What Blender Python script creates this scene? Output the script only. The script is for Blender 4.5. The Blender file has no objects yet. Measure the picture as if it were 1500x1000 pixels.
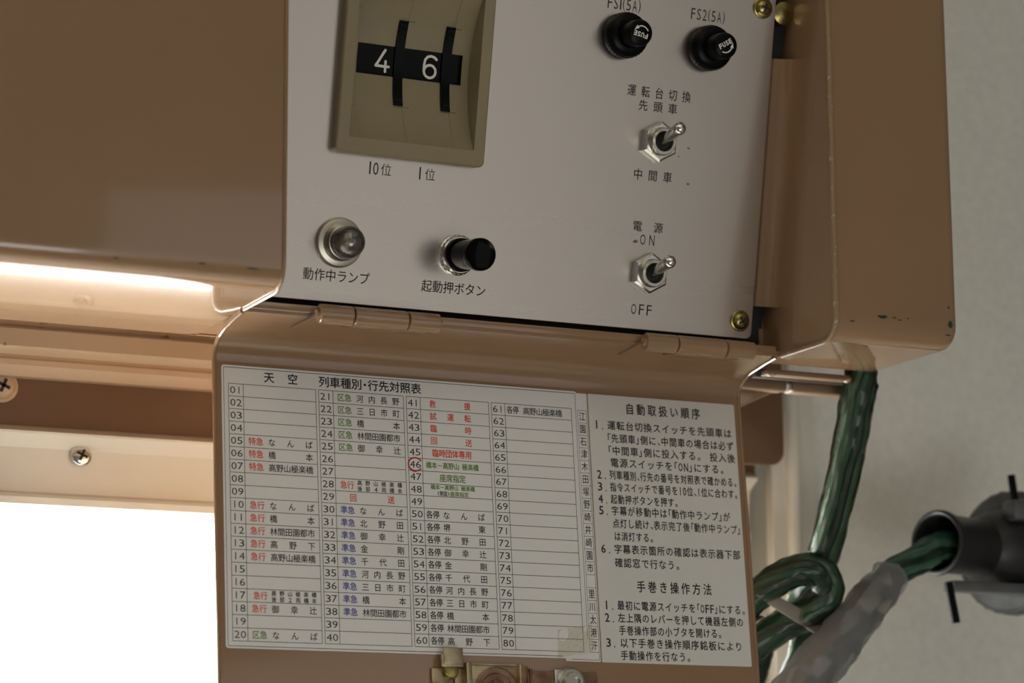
import bpy, bmesh, math, random
import numpy as np
from mathutils import Vector, Matrix
random.seed(7)
PI = math.pi
SC = bpy.context.scene
COL = SC.collection
MM = 0.001
Z0 = 1800.0            # height of the flap hinge above the cab floor, mm


def W(x, y, z):        # millimetres around the hinge axis -> world metres
    return Vector((x * MM, y * MM, (z + Z0) * MM))


# ------------------------------------------------------------------ camera
cam_data = bpy.data.cameras.new('camera')
cam_data.sensor_width = 36.0
cam_data.lens = 96.0
cam_data.clip_start = 0.02
cam = bpy.data.objects.new('camera', cam_data)
COL.objects.link(cam)
yaw, pitch, roll = (math.radians(a) for a in (25.41, 11.01, -0.35))
F = Vector((math.sin(yaw) * math.cos(pitch), math.cos(yaw) * math.cos(pitch), math.sin(pitch)))
Rr = Vector((math.cos(yaw), -math.sin(yaw), 0))
U = Rr.cross(F)
R2 = Rr * math.cos(roll) + U * math.sin(roll)
U2 = -Rr * math.sin(roll) + U * math.cos(roll)
m = Matrix.Identity(4)
for i in range(3):
    m[i][0], m[i][1], m[i][2] = R2[i], U2[i], -F[i]
m.translation = W(-356, -750.02, -164.64)
cam.matrix_world = m
SC.camera = cam
cam_data.dof.use_dof = True
cam_data.dof.focus_distance = 0.852
cam_data.dof.aperture_fstop = 12.0

# ------------------------------------------------------------------ light
SC.view_settings.view_transform = 'Standard'
SC.view_settings.look = 'None'
SC.view_settings.gamma = 1.0
SC.view_settings.exposure = 0.10
SC.view_settings.use_curve_mapping = False
SC.cycles.use_denoising = True
world = bpy.data.worlds.new('overcast_daylight')
SC.world = world
world.use_nodes = True
bg = world.node_tree.nodes['Background']
bg.inputs[0].default_value = (1.0, 0.995, 0.98, 1)
bg.inputs[1].default_value = 10.0


def area_light(name, loc, target, w, h, power, color, portal=False):
    l = bpy.data.lights.new(name, 'AREA')
    l.shape = 'RECTANGLE'
    l.size, l.size_y = w, h
    l.energy = power
    l.color = color
    o = bpy.data.objects.new(name, l)
    COL.objects.link(o)
    o.location = loc
    o.rotation_euler = (Vector(target) - Vector(loc)).to_track_quat('-Z', 'Y').to_euler()
    if portal:
        l.cycles.is_portal = True
    return o


# daylight through the windscreen (portal for the sky); the side, rear and ceiling area lights are added fill
area_light('windscreen_portal', (-0.465, 0.185, 1.25), (-0.465, -1, 1.25), 1.24, 1.02, 1.0, (1, 1, 1), portal=True)
area_light('side_fill_light', (0.60, -1.12, 1.68), (-0.1, -0.3, 1.75), 0.9, 0.75, 1.05, (1.0, 0.985, 0.96))  # added for the sheen on the aluminium; the side wall has no window
area_light('rear_fill_light', (0.0, -1.66, 1.15), (0.0, 0.0, 1.8), 0.7, 0.8, 5.4, (1.0, 0.985, 0.96))  # added low fill from behind the camera; the back wall is closed
area_light('ceiling_fill_light', (-0.1, -0.95, 2.25), (-0.1, -0.6, 1.0), 0.2, 1.0, 0.5, (1.0, 0.88, 0.70))  # weak warm fill added overhead, no fitting modelled


# ------------------------------------------------------------------ materials
def mat(name, color, rough=0.5, metal=0.0, var=0.0, vscale=20.0, bump=0.0, bscale=400.0, spec=0.5, coat=0.0, stretch=None, dark=None):
    """principled paint / plastic / metal; var = slow colour drift, bump = fine relief; coordinates are the object's own metres"""
    M = bpy.data.materials.new(name)
    M.use_nodes = True
    nt = M.node_tree
    b = nt.nodes['Principled BSDF']
    b.inputs['Base Color'].default_value = (*color, 1)
    b.inputs['Roughness'].default_value = rough
    b.inputs['Metallic'].default_value = metal
    b.inputs['Specular IOR Level'].default_value = spec
    b.inputs['Coat Weight'].default_value = coat
    b.inputs['Coat Roughness'].default_value = 0.04
    tc = nt.nodes.new('ShaderNodeTexCoord')
    src = tc.outputs['Object']
    if stretch:
        mp = nt.nodes.new('ShaderNodeMapping')
        mp.inputs['Scale'].default_value = stretch
        nt.links.new(src, mp.inputs['Vector'])
        src = mp.outputs['Vector']
    if var > 0:
        n = nt.nodes.new('ShaderNodeTexNoise')
        n.inputs['Scale'].default_value = vscale
        n.inputs['Detail'].default_value = 6
        nt.links.new(src, n.inputs['Vector'])
        r = nt.nodes.new('ShaderNodeValToRGB')
        d = dark or tuple(c * (1 - var) for c in color)
        l = tuple(min(1, c * (1 + var)) for c in color)
        r.color_ramp.elements[0].position = 0.3
        r.color_ramp.elements[1].position = 0.7
        r.color_ramp.elements[0].color = (*d, 1)
        r.color_ramp.elements[1].color = (*l, 1)
        nt.links.new(n.outputs['Fac'], r.inputs['Fac'])
        nt.links.new(r.outputs['Color'], b.inputs['Base Color'])
        mr = nt.nodes.new('ShaderNodeMapRange')
        mr.inputs['To Min'].default_value = rough * 0.9
        mr.inputs['To Max'].default_value = min(1, rough * 1.15)
        nt.links.new(n.outputs['Fac'], mr.inputs['Value'])
        nt.links.new(mr.outputs['Result'], b.inputs['Roughness'])
    if bump > 0:
        n2 = nt.nodes.new('ShaderNodeTexNoise')
        n2.inputs['Scale'].default_value = bscale
        n2.inputs['Detail'].default_value = 3
        nt.links.new(src, n2.inputs['Vector'])
        bp = nt.nodes.new('ShaderNodeBump')
        bp.inputs['Strength'].default_value = bump
        bp.inputs['Distance'].default_value = 0.0003
        nt.links.new(n2.outputs['Fac'], bp.inputs['Height'])
        nt.links.new(bp.outputs['Normal'], b.inputs['Normal'])
    return M


def worn_mat(name, paint, under, amount=0.60, scale=350.0):
    """paint knocked off along an edge"""
    M = mat(name, paint, 0.35)
    nt = M.node_tree
    b = nt.nodes['Principled BSDF']
    tc = nt.nodes.new('ShaderNodeTexCoord')
    n = nt.nodes.new('ShaderNodeTexNoise')
    n.inputs['Scale'].default_value = scale
    n.inputs['Detail'].default_value = 5
    nt.links.new(tc.outputs['Object'], n.inputs['Vector'])
    r = nt.nodes.new('ShaderNodeValToRGB')
    r.color_ramp.elements[0].position = amount
    r.color_ramp.elements[1].position = amount + 0.03
    r.color_ramp.elements[0].color = (*paint, 1)
    r.color_ramp.elements[1].color = (*under, 1)
    nt.links.new(n.outputs['Fac'], r.inputs['Fac'])
    nt.links.new(r.outputs['Color'], b.inputs['Base Color'])
    return M


TAN = (0.300, 0.177, 0.096)
M = {}
M['paint'] = mat('tan_gloss_paint', TAN, 0.15, var=0.04, vscale=14, bump=0.06, bscale=500, coat=0.8)
M['paint_edge'] = worn_mat('worn_paint_edge', (0.30, 0.19, 0.105), (0.42, 0.38, 0.33), 0.63, 500)
M['paint_rail'] = worn_mat('chipped_tan_rail_paint', (0.56, 0.40, 0.265), (0.26, 0.17, 0.10), 0.66, 120)
M['paint_dull'] = mat('dull_tan_rail_paint', (0.22, 0.135, 0.08), 0.38, var=0.08, vscale=60)
M['gap_shade'] = mat('gap_shade_brown', (0.045, 0.027, 0.017), 0.5)  # shade of the gap behind the flange strip, put in as colour
M['paint_brown'] = mat('brown_paint', (0.17, 0.095, 0.052), 0.4, var=0.10, vscale=30, bump=0.05)
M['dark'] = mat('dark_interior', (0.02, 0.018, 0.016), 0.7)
M['alu'] = mat('brushed_aluminium', (0.575, 0.52, 0.465), 0.27, metal=0.96, var=0.03, vscale=9, bump=0.0, stretch=(0.06, 1, 1))
M['alu'].node_tree.nodes['Principled BSDF'].inputs['Anisotropic'].default_value = 0.4
M['olive'] = mat('olive_beige_plastic', (0.26, 0.21, 0.118), 0.42, var=0.05, vscale=60)
M['black'] = mat('black_plastic', (0.002, 0.002, 0.0025), 0.28, spec=0.12)
M['blackgloss'] = mat('glossy_black_bakelite', (0.001, 0.001, 0.0012), 0.12, spec=0.10)
M['chrome'] = mat('chrome', (0.72, 0.71, 0.68), 0.16, metal=1.0)
M['nickel'] = mat('dull_nickel', (0.55, 0.53, 0.48), 0.28, metal=1.0, var=0.08, vscale=300)
M['satin'] = mat('satin_metal', (0.62, 0.57, 0.48), 0.33, metal=0.8)
M['brass'] = mat('yellow_zinc', (0.36, 0.29, 0.11), 0.25, metal=1.0, var=0.25, vscale=400)
M['zinc'] = mat('zinc_plated_steel', (0.50, 0.44, 0.30), 0.38, metal=0.9, var=0.25, vscale=160, bump=0.1, dark=(0.28, 0.20, 0.12))
M['copper'] = mat('rusty_copper_plating', (0.30, 0.19, 0.12), 0.42, metal=0.8, var=0.4, vscale=140, bump=0.2, dark=(0.14, 0.07, 0.05))
M['ink'] = mat('black_ink', (0.012, 0.012, 0.012), 0.6)
M['ink_soft'] = mat('engraved_dark_ink', (0.022, 0.020, 0.018), 0.6)
M['red'] = mat('red_ink', (0.70, 0.085, 0.045), 0.6)
M['marker'] = mat('red_marker', (0.50, 0.01, 0.02), 0.6)
M['green'] = mat('green_ink', (0.12, 0.24, 0.035), 0.6)
M['blue'] = mat('blue_ink', (0.055, 0.07, 0.34), 0.6)
M['white_ink'] = mat('white_print', (0.75, 0.73, 0.68), 0.5)
M['paper'] = mat('white_sticker', (0.80, 0.785, 0.765), 0.36, var=0.015, vscale=40)
M['paper_warm'] = mat('yellowed_sticker', (0.68, 0.63, 0.53), 0.40, var=0.03, vscale=60)
M['paper_right'] = mat('matt_white_plate', (0.69, 0.675, 0.635), 0.45, var=0.02, vscale=40)
M['cream'] = mat('cream_enamel', (0.76, 0.72, 0.63), 0.25, var=0.04, vscale=25)
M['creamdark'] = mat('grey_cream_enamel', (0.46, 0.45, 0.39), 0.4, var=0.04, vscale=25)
M['wall'] = mat('mottled_cream_laminate', (0.75, 0.75, 0.69), 0.55, var=0.05, vscale=300, bump=0.2, bscale=900)
M['room'] = mat('cab_lining', (0.15, 0.143, 0.132), 0.7, var=0.03, vscale=3)
M['desk'] = mat('pale_desk_laminate', (0.62, 0.58, 0.52), 0.5, var=0.03, vscale=6)
M['floor'] = mat('grey_lino', (0.12, 0.115, 0.11), 0.6, var=0.06, vscale=8)
M['green_wire'] = mat('green_wire_insulation', (0.014, 0.068, 0.043), 0.35, var=0.3, vscale=250)
M['green_dark'] = mat('dark_green_wire_insulation', (0.006, 0.024, 0.016), 0.4, var=0.3, vscale=250)
M['green_pale'] = mat('pale_green_wire_insulation', (0.05, 0.12, 0.075), 0.35, var=0.2, vscale=250)
M['rubber'] = mat('black_rubberised_metal', (0.020, 0.020, 0.021), 0.38, var=0.2, vscale=90)
M['rubber_grey'] = mat('worn_grey_black_metal', (0.085, 0.088, 0.09), 0.36, var=0.3, vscale=120)
M['chip'] = mat('dark_green_under_paint', (0.012, 0.035, 0.024), 0.5, var=0.5, vscale=700)
M['tie'] = mat('grey_cloth_tie', (0.20, 0.19, 0.165), 0.6)
M['lampglass_dark'] = mat('dark_bulb', (0.20, 0.17, 0.14), 0.12, metal=0.3, var=0.3, vscale=500)


def clear_mat(name, tint, gloss, rough=0.05, bump=0.0, bscale=100.0, milk=0.0, milk_col=(0.5, 0.5, 0.5)):
    Mx = bpy.data.materials.new(name)
    Mx.use_nodes = True
    nt = Mx.node_tree
    for n in list(nt.nodes):
        nt.nodes.remove(n)
    out = nt.nodes.new('ShaderNodeOutputMaterial')
    tr = nt.nodes.new('ShaderNodeBsdfTransparent')
    tr.inputs[0].default_value = (*tint, 1)
    gl = nt.nodes.new('ShaderNodeBsdfGlossy')
    gl.inputs['Roughness'].default_value = rough
    fr = nt.nodes.new('ShaderNodeLayerWeight')
    fr.inputs['Blend'].default_value = gloss
    mx = nt.nodes.new('ShaderNodeMixShader')
    nt.links.new(fr.outputs['Fresnel'], mx.inputs[0])
    nt.links.new(tr.outputs[0], mx.inputs[1])
    nt.links.new(gl.outputs[0], mx.inputs[2])
    last = mx
    if milk > 0:
        df = nt.nodes.new('ShaderNodeBsdfDiffuse')
        df.inputs[0].default_value = (*milk_col, 1)
        m2 = nt.nodes.new('ShaderNodeMixShader')
        m2.inputs[0].default_value = milk
        nt.links.new(mx.outputs[0], m2.inputs[1])
        nt.links.new(df.outputs[0], m2.inputs[2])
        last = m2
    if bump > 0:
        tc = nt.nodes.new('ShaderNodeTexCoord')
        n2 = nt.nodes.new('ShaderNodeTexNoise')
        n2.inputs['Scale'].default_value = bscale
        nt.links.new(tc.outputs['Object'], n2.inputs['Vector'])
        bp = nt.nodes.new('ShaderNodeBump')
        bp.inputs['Strength'].default_value = bump
        bp.inputs['Distance'].default_value = 0.001
        nt.links.new(n2.outputs['Fac'], bp.inputs['Height'])
        nt.links.new(bp.outputs['Normal'], gl.inputs['Normal'])
        nt.links.new(bp.outputs['Normal'], fr.inputs['Normal'])
    nt.links.new(last.outputs[0], out.inputs[0])
    return Mx


M['lens'] = clear_mat('clear_lens', (0.92, 0.90, 0.86), 0.55, 0.06, milk=0.10, milk_col=(0.5, 0.45, 0.38))
M['sleeve'] = clear_mat('clear_vinyl_sleeve', (0.86, 0.88, 0.78), 0.24, 0.10, bump=0.7, bscale=120, milk=0.03, milk_col=(0.3, 0.36, 0.26))
M['tape'] = clear_mat('cloudy_vinyl_wrap', (0.62, 0.62, 0.62), 0.62, 0.16, bump=1.0, bscale=75, milk=0.42, milk_col=(0.34, 0.34, 0.34))
M['yellow_tape'] = clear_mat('yellowed_clear_tape', (0.99, 0.98, 0.94), 0.2, 0.2, milk=0.12, milk_col=(0.72, 0.66, 0.52))
M['pane'] = clear_mat('window_glass', (0.97, 0.98, 0.97), 0.08, 0.0)


# ------------------------------------------------------------------ mesh helpers (all in mm)
def new_bm():
    return bmesh.new()


def box(bm, x0, x1, y0, y1, z0, z1, bev=0.0, seg=2):
    b = bmesh.new()
    r = bmesh.ops.create_cube(b, size=1)
    for v in b.verts:
        v.co = Vector(((x0 + x1) / 2 + v.co.x * (x1 - x0), (y0 + y1) / 2 + v.co.y * (y1 - y0), (z0 + z1) / 2 + v.co.z * (z1 - z0)))
    if bev > 0:
        bmesh.ops.bevel(b, geom=list(b.edges), offset=bev, segments=seg, profile=0.5, affect='EDGES')
    merge(bm, b)
    return bm


def merge(bm, b, mtx=None):
    if mtx is not None:
        b.transform(mtx)
    me = bpy.data.meshes.new('tmp')
    b.to_mesh(me)
    b.free()
    bm.from_mesh(me)
    bpy.data.meshes.remove(me)


def lathe(bm, prof, cx=0, cz=0, n=40, y0=0, sides=None, rot=0.0):
    """profile [(radius, height outward)], axis = -y (towards the viewer) through (cx, cz)"""
    rings = []
    n = sides or n
    for r, h in prof:
        if r <= 1e-6:
            rings.append([bm.verts.new((cx, y0 - h, cz))])
        else:
            rings.append([bm.verts.new((cx + r * math.cos(2 * PI * i / n + rot), y0 - h, cz + r * math.sin(2 * PI * i / n + rot))) for i in range(n)])
    for a, b in zip(rings, rings[1:]):
        for i in range(n):
            j = (i + 1) % n
            f = [a[i % len(a)], a[j % len(a)], b[j % len(b)], b[i % len(b)]]
            u = []
            for v in f:
                if v not in u:
                    u.append(v)
            if len(u) > 2:
                try:
                    bm.faces.new(u)
                except ValueError:
                    pass
    return bm


def prism(bm, poly, a0, a1, axis='x', bev=0.0):
    """extrude a 2D polygon: axis x -> poly in (y,z); axis y -> poly in (x,z); axis z -> poly in (x,y)"""
    def P(p, t):
        return {'x': (t, p[0], p[1]), 'y': (p[0], t, p[1]), 'z': (p[0], p[1], t)}[axis]
    b = bmesh.new()
    A = [b.verts.new(P(p, a0)) for p in poly]
    B = [b.verts.new(P(p, a1)) for p in poly]
    b.faces.new(A)
    b.faces.new(B[::-1])
    n = len(poly)
    for i in range(n):
        b.faces.new((A[i], B[i], B[(i + 1) % n], A[(i + 1) % n]))
    bmesh.ops.recalc_face_normals(b, faces=b.faces)
    if bev > 0:
        bmesh.ops.bevel(b, geom=list(b.edges), offset=bev, segments=2, profile=0.5, affect='EDGES')
    merge(bm, b)
    return bm


def rrect(x0, x1, z0, z1, r, n=6):
    pts = []
    for cx, cz, a0 in ((x1 - r, z1 - r, 0), (x0 + r, z1 - r, PI / 2), (x0 + r, z0 + r, PI), (x1 - r, z0 + r, 1.5 * PI)):
        for i in range(n + 1):
            a = a0 + PI / 2 * i / n
            pts.append((cx + r * math.cos(a), cz + r * math.sin(a)))
    return pts


def tube(bm, path, r, n=10, cap=True, close=False):
    path = [Vector(p) for p in path]
    rad = r if isinstance(r, (list, tuple)) else [r] * len(path)
    prev = None
    rings = []
    for i, p in enumerate(path):
        a = path[max(i - 1, 0)]
        c = path[min(i + 1, len(path) - 1)]
        t = (c - a).normalized()
        if prev is None:
            up = Vector((0, 0, 1)) if abs(t.z) < 0.9 else Vector((0, 1, 0))
            u = t.cross(up).normalized()
        else:
            u = (prev - t * prev.dot(t)).normalized()
        prev = u
        w = t.cross(u)
        rings.append([bm.verts.new(p + (u * math.cos(2 * PI * k / n) + w * math.sin(2 * PI * k / n)) * rad[i]) for k in range(n)])
    for a, b in zip(rings, rings[1:]):
        for k in range(n):
            bm.faces.new((a[k], a[(k + 1) % n], b[(k + 1) % n], b[k]))
    if cap:
        bm.faces.new(rings[0][::-1])
        bm.faces.new(rings[-1])
    return bm


def smooth_path(pts, n=8):
    """Catmull-Rom through 3D points"""
    P = [Vector(p) for p in pts]
    P = [P[0] * 2 - P[1]] + P + [P[-1] * 2 - P[-2]]
    out = []
    for i in range(1, len(P) - 2):
        for k in range(n):
            t = k / n
            a, b, c, d = P[i - 1], P[i], P[i + 1], P[i + 2]
            out.append(0.5 * ((2 * b) + (c - a) * t + (2 * a - 5 * b + 4 * c - d) * t * t + (3 * b - a - 3 * c + d) * t ** 3))
    out.append(P[-2])
    return out


def finish(bm, name, material, parent=None, loc=None, rot=None, angle=35, recalc=True, smooth=True):
    if recalc:
        bmesh.ops.recalc_face_normals(bm, faces=bm.faces)
    me = bpy.data.meshes.new(name)
    bm.transform(Matrix.Scale(MM, 4))
    bm.to_mesh(me)
    bm.free()
    me.materials.append(material)
    if smooth:
        me.shade_smooth()
        me.set_sharp_from_angle(angle=math.radians(angle))
    o = bpy.data.objects.new(name, me)
    COL.objects.link(o)
    if parent is not None:
        o.parent = parent
    if loc is not None:
        o.location = loc
    if rot is not None:
        o.rotation_euler = rot
    return o


def thing(name, label, cat, loc, rot=(0, 0, 0), group=None):
    o = bpy.data.objects.new(name, None)
    o.empty_display_size = 0.01
    COL.objects.link(o)
    o.location = loc
    o.rotation_euler = rot
    return tag(o, label, cat, group)


def tag(o, label, cat, group=None):
    o['label'] = label
    o['category'] = cat
    if group:
        o['group'] = group
    return o


def structure(bm, name, material, loc=None, **k):
    o = finish(bm, name, material, None, loc if loc is not None else W(0, 0, 0), **k)
    o['kind'] = 'structure'
    return o


def copy_tree(root, loc, label):
    r = root.copy()
    COL.objects.link(r)
    r.location = loc
    r['label'] = label
    for ch in list(root.children):
        c = ch.copy()
        COL.objects.link(c)
        c.parent = r
        for g in ch.children:
            d = g.copy()
            COL.objects.link(d)
            d.parent = c
    return r


# ------------------------------------------------------------------ lettering
GL = {}


def prepare_glyphs(chars):
    objs = []
    for ch in sorted(set(chars)):
        if ch in ' \u3000' or ch in GL:
            continue
        cu = bpy.data.curves.new('glyph', 'FONT')
        cu.body = ch
        cu.resolution_u = 2
        o = bpy.data.objects.new('glyph', cu)
        COL.objects.link(o)
        objs.append((ch, o, cu))
    bpy.context.view_layer.update()
    dg = bpy.context.evaluated_depsgraph_get()
    for ch, o, cu in objs:
        me = bpy.data.meshes.new_from_object(o.evaluated_get(dg))
        me.calc_loop_triangles()
        v = np.array([x.co[:2] for x in me.vertices]) if len(me.vertices) else np.zeros((0, 2))
        f = [tuple(t.vertices) for t in me.loop_triangles]
        # outline edges (used by exactly one triangle) let a glyph be thickened
        cnt = {}
        for t in f:
            for a, b in ((t[0], t[1]), (t[1], t[2]), (t[2], t[0])):
                k = (min(a, b), max(a, b))
                cnt[k] = cnt.get(k, 0) + 1
        GL[ch] = (v, f)
        bpy.data.meshes.remove(me)
    for ch, o, cu in objs:
        bpy.data.objects.remove(o)
        bpy.data.curves.remove(cu)


HALF = set('「」、。.,()・ ')


def is_latin(ch):
    return ord(ch) < 0x250


class Print:
    """collects flat glyphs, lines and strokes lying on a local x-z plane at y = -h"""

    def __init__(self, h=0.0):
        self.v = []
        self.f = []
        self.h = h

    def add(self, pts, faces):
        n = len(self.v)
        self.v += [(float(p[0]), -self.h if len(p) < 3 else float(p[2]), float(p[1])) for p in pts]
        self.f += [tuple(i + n for i in f) for f in faces]

    def glyph(self, ch, cx, cz, w, h, rot=0.0, bold=0.0, centre=False):
        if ch not in GL or len(GL[ch][0]) == 0:
            return
        v, f = GL[ch]
        v = v.copy()
        if is_latin(ch) or centre:
            lo, hi = v.min(0), v.max(0)
            if ch in '.,':
                v = (v - (lo + hi) / 2) / 0.73
                v[:, 1] -= 0.42
            elif ch in '1I':
                v = (v - (lo + hi) / 2) / (hi[1] - lo[1])
            else:
                v = (v - (lo + hi) / 2) / (hi - lo)
        else:
            lo, hi = EM
            v = (v - (lo + hi) / 2) / (hi - lo)
        v[:, 0] *= w
        v[:, 1] *= h
        offs = [(0, 0)]
        if bold:
            offs = [(-bold, 0), (bold, 0), (0, bold), (0, -bold)]
        for k, (ox, oz) in enumerate(offs):
            q = v + np.array([ox, oz])
            if rot:
                c, s = math.cos(rot), math.sin(rot)
                q = np.stack([q[:, 0] * c - q[:, 1] * s, q[:, 0] * s + q[:, 1] * c], 1)
            q = q + np.array([cx, cz])
            y = -self.h - 0.002 * k
            self.add([(a, b, y) for a, b in q], f)

    def spread(self, text, x0, x1, z, h, w=None, bold=0.0):
        """characters set evenly so that the first starts at x0 and the last ends at x1"""
        w = w or h * 0.92
        n = len(text)
        for i, ch in enumerate(text):
            cx = (x0 + w / 2) + ((x1 - x0 - w) * i / (n - 1) if n > 1 else 0)
            self.glyph(ch, cx, z, w * (0.62 if is_latin(ch) else 1), h * (0.9 if is_latin(ch) else 1), bold=bold)

    def line(self, text, x0, x1, z, h, fill=0.92, bold=0.0):
        """running text fitted between x0 and x1; brackets and stops take half a cell"""
        ws = [0.5 if c in HALF else (0.62 if is_latin(c) else (0.95 if c == '\u3000' else 1.0)) for c in text]
        unit = (x1 - x0) / sum(ws)
        x = x0
        for c, wd in zip(text, ws):
            if c == '「':
                self.glyph(c, x + unit * 0.05, z, unit * fill, h, bold=bold)
            elif c in '」':
                self.glyph(c, x + unit * 0.45, z, unit * fill, h, bold=bold)
            elif c in '、。':
                self.glyph(c, x + unit * 0.55, z, unit * fill, h, bold=bold)
            elif is_latin(c):
                self.glyph(c, x + unit * wd / 2, z, unit * wd * 0.72, h * 0.9, bold=bold)
            elif c != ' ':
                self.glyph(c, x + unit * wd / 2, z, unit * fill, h, bold=bold)
            x += unit * wd

    def rect(self, x0, x1, z0, z1):
        self.add([(x0, z0), (x1, z0), (x1, z1), (x0, z1)], [(0, 1, 2, 3)])

    def hline(self, x0, x1, z, t=0.16):
        self.rect(x0, x1, z - t / 2, z + t / 2)

    def vline(self, x, z0, z1, t=0.16):
        self.rect(x - t / 2, x + t / 2, z0, z1)

    def stroke(self, pts, t, hfun=None):
        """round-ended pen stroke through 2D points"""
        P = [np.array(p, float) for p in pts]
        off = 0.0
        for a, b in zip(P, P[1:]):
            d = (b - a) / max(np.linalg.norm(b - a), 1e-9)
            n = np.array([-d[1], d[0]]) * t / 2
            q = [a + n, a - n, b - n, b + n]
            self.add([(p[0], p[1], -(hfun(p[1]) if hfun else self.h) - off) for p in q], [(0, 1, 2, 3)])
            off += 0.0015
        for p in P:
            ring = [p + np.array([math.cos(k * PI / 6), math.sin(k * PI / 6)]) * t / 2 for k in range(12)]
            self.add([(q[0], q[1], -(hfun(q[1]) if hfun else self.h) - off) for q in ring], [tuple(range(12))])
            off += 0.0015

    def make(self, name, material, parent, label=None):
        me = bpy.data.meshes.new(name)
        me.from_pydata([(x * MM, y * MM, z * MM) for x, y, z in self.v], [], self.f)
        me.materials.append(material)
        o = bpy.data.objects.new(name, me)
        COL.objects.link(o)
        o.parent = parent
        if label:
            o['label'] = label
        if name in ('lettering', 'grid_line'):
            o['kind'] = 'stuff'
        return o


TABLE = {
    5: ('red', '特急', 'なんば'), 6: ('red', '特急', '橋本'), 7: ('red', '特急', '高野山極楽橋'),
    10: ('red', '急行', 'なんば'), 11: ('red', '急行', '橋本'), 12: ('red', '急行', '林間田園都市'), 13: ('red', '急行', '高野下'),
    14: ('red', '急行', '高野山極楽橋'), 18: ('red', '急行', '御幸辻'), 20: ('green', '区急', 'なんば'),
    21: ('green', '区急', '河内長野'), 22: ('green', '区急', '三日市町'), 23: ('green', '区急', '橋本'), 24: ('green', '区急', '林間田園都市'),
    25: ('green', '区急', '御幸辻'), 30: ('blue', '準急', 'なんば'), 31: ('blue', '準急', '北野田'), 32: ('blue', '準急', '御幸辻'),
    33: ('blue', '準急', '金剛'), 34: ('blue', '準急', '千代田'), 35: ('blue', '準急', '河内長野'), 36: ('blue', '準急', '三日市町'),
    37: ('blue', '準急', '橋本'), 38: ('blue', '準急', '林間田園都市'),
    50: ('ink', '各停', 'なんば'), 51: ('ink', '各停', '堺東'), 52: ('ink', '各停', '北野田'), 53: ('ink', '各停', '御幸辻'),
    54: ('ink', '各停', '金剛'), 55: ('ink', '各停', '千代田'), 56: ('ink', '各停', '河内長野'), 57: ('ink', '各停', '三日市町'),
    58: ('ink', '各停', '橋本'), 59: ('ink', '各停', '林間田園都市'), 60: ('ink', '各停', '高野下'), 61: ('ink', '各停', '高野山極楽橋'),
}
STRIP = '江園石津木田塚野崎井崎園市\u3000里川太港汗'
RULES = [
    ('h', '自動取扱い順序', 53.0, 80.6, -7.9),
    ('1', '運転台切換スイッチを先頭車は', 45.8, 92.3, -13.8),
    ('', '「先頭車」側に、中間車の場合は必ず', 45.4, 92.8, -18.1),
    ('', '「中間車」側に投入する。\u3000投入後', 45.4, 93.0, -22.2),
    ('', '電源スイッチを「ON」にする。', 46.2, 88.4, -26.2),
    ('2', '列車種別、行先の番号を対照表で確かめる。', 45.6, 92.9, -30.3),
    ('3', '指令スイッチで番号を10位、1位に合わす。', 45.6, 92.9, -34.3),
    ('4', '起動押ボタンを押す。', 45.6, 70.3, -38.3),
    ('5', '字幕が移動中は「動作中ランプ」が', 45.6, 89.6, -42.1),
    ('', '点灯し続け、表示完了後「動作中ランプ」', 45.8, 93.2, -46.2),
    ('', 'は消灯する。', 46.1, 60.4, -50.4),
    ('6', '字幕表示箇所の確認は表示器下部', 45.8, 92.5, -54.6),
    ('', '確認窓で行なう。', 45.8, 69.5, -59.0),
    ('h', '手巻き操作方法', 53.4, 80.7, -66.5),
    ('1', '最初に電源スイッチを「OFF」にする。', 45.8, 92.8, -72.8),
    ('2', '左上隅のレバーを押して機器左側の', 45.8, 91.9, -76.8),
    ('', '手巻操作部の小ブタを開ける。', 45.9, 83.4, -80.8),
    ('3', '以下手巻き操作順序銘板により', 46.0, 91.0, -84.8),
    ('', '手動操作を行なう。', 46.0, 71.4, -88.8),
]
PANEL_TEXT = '10位動作中ランプ起動押ボタン運転台切換先頭車中間車電源ONOFFFS1(5A)FS2(5A)FUSE'
allc = PANEL_TEXT + STRIP + '0123456789天空列車種別・行先対照表後部両橋本高野山極楽救援試運転臨時回送臨時団体専用座席指定側面()ー－国.'
for v in TABLE.values():
    allc += v[1] + v[2]
for r in RULES:
    allc += r[1]
prepare_glyphs(allc)
_v = GL['国'][0]
_c = (_v.min(0) + _v.max(0)) / 2
_s = float(max(_v.max(0) - _v.min(0))) * 0.53
EM = (_c - _s, _c + _s)

# ================================================================== the cab
# window wall (front wall) with the windscreen opening; wall surface 122 mm behind the hinge
YW = 122.0
WX0, WX1, WZ0, WZ1 = -1085.0, 160.0, -1050.0, -48.0     # glazed opening
bm = new_bm()
box(bm, -1200, WX0, YW, YW + 60, -1800, 600)
structure(bm, 'wall_front', M['cream'])
bm = new_bm()
box(bm, WX0, WX1, YW + 2, YW + 60, WZ1 + 20, 600)
structure(bm, 'wall_front_above_window', M['room'])
bm = new_bm()
box(bm, WX0, WX1, YW, YW + 60, -1800, WZ0)
structure(bm, 'wall_front_below_window', M['room'])
bm = new_bm()
box(bm, 182.0, 620, YW, YW + 60, -1800, 600)
structure(bm, 'wall_right', M['wall'])
bm = new_bm()
box(bm, 620, 680, -1700, YW + 60, -1800, 600)
structure(bm, 'wall_side', M['room'])
bm = new_bm()
box(bm, -1260, -1200, -1700, YW + 60, -1800, 600)
structure(bm, 'wall_left', M['room'])
bm = new_bm()
box(bm, -1260, 680, -1760, -1700, -1800, 600)
structure(bm, 'wall_back', M['room'])
bm = new_bm()
box(bm, -1260, 680, -1760, YW + 60, -1860, -1800)
structure(bm, 'floor', M['floor'])
bm = new_bm()
box(bm, -1260, 680, -1760, YW + 60, 600, 660)
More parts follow.
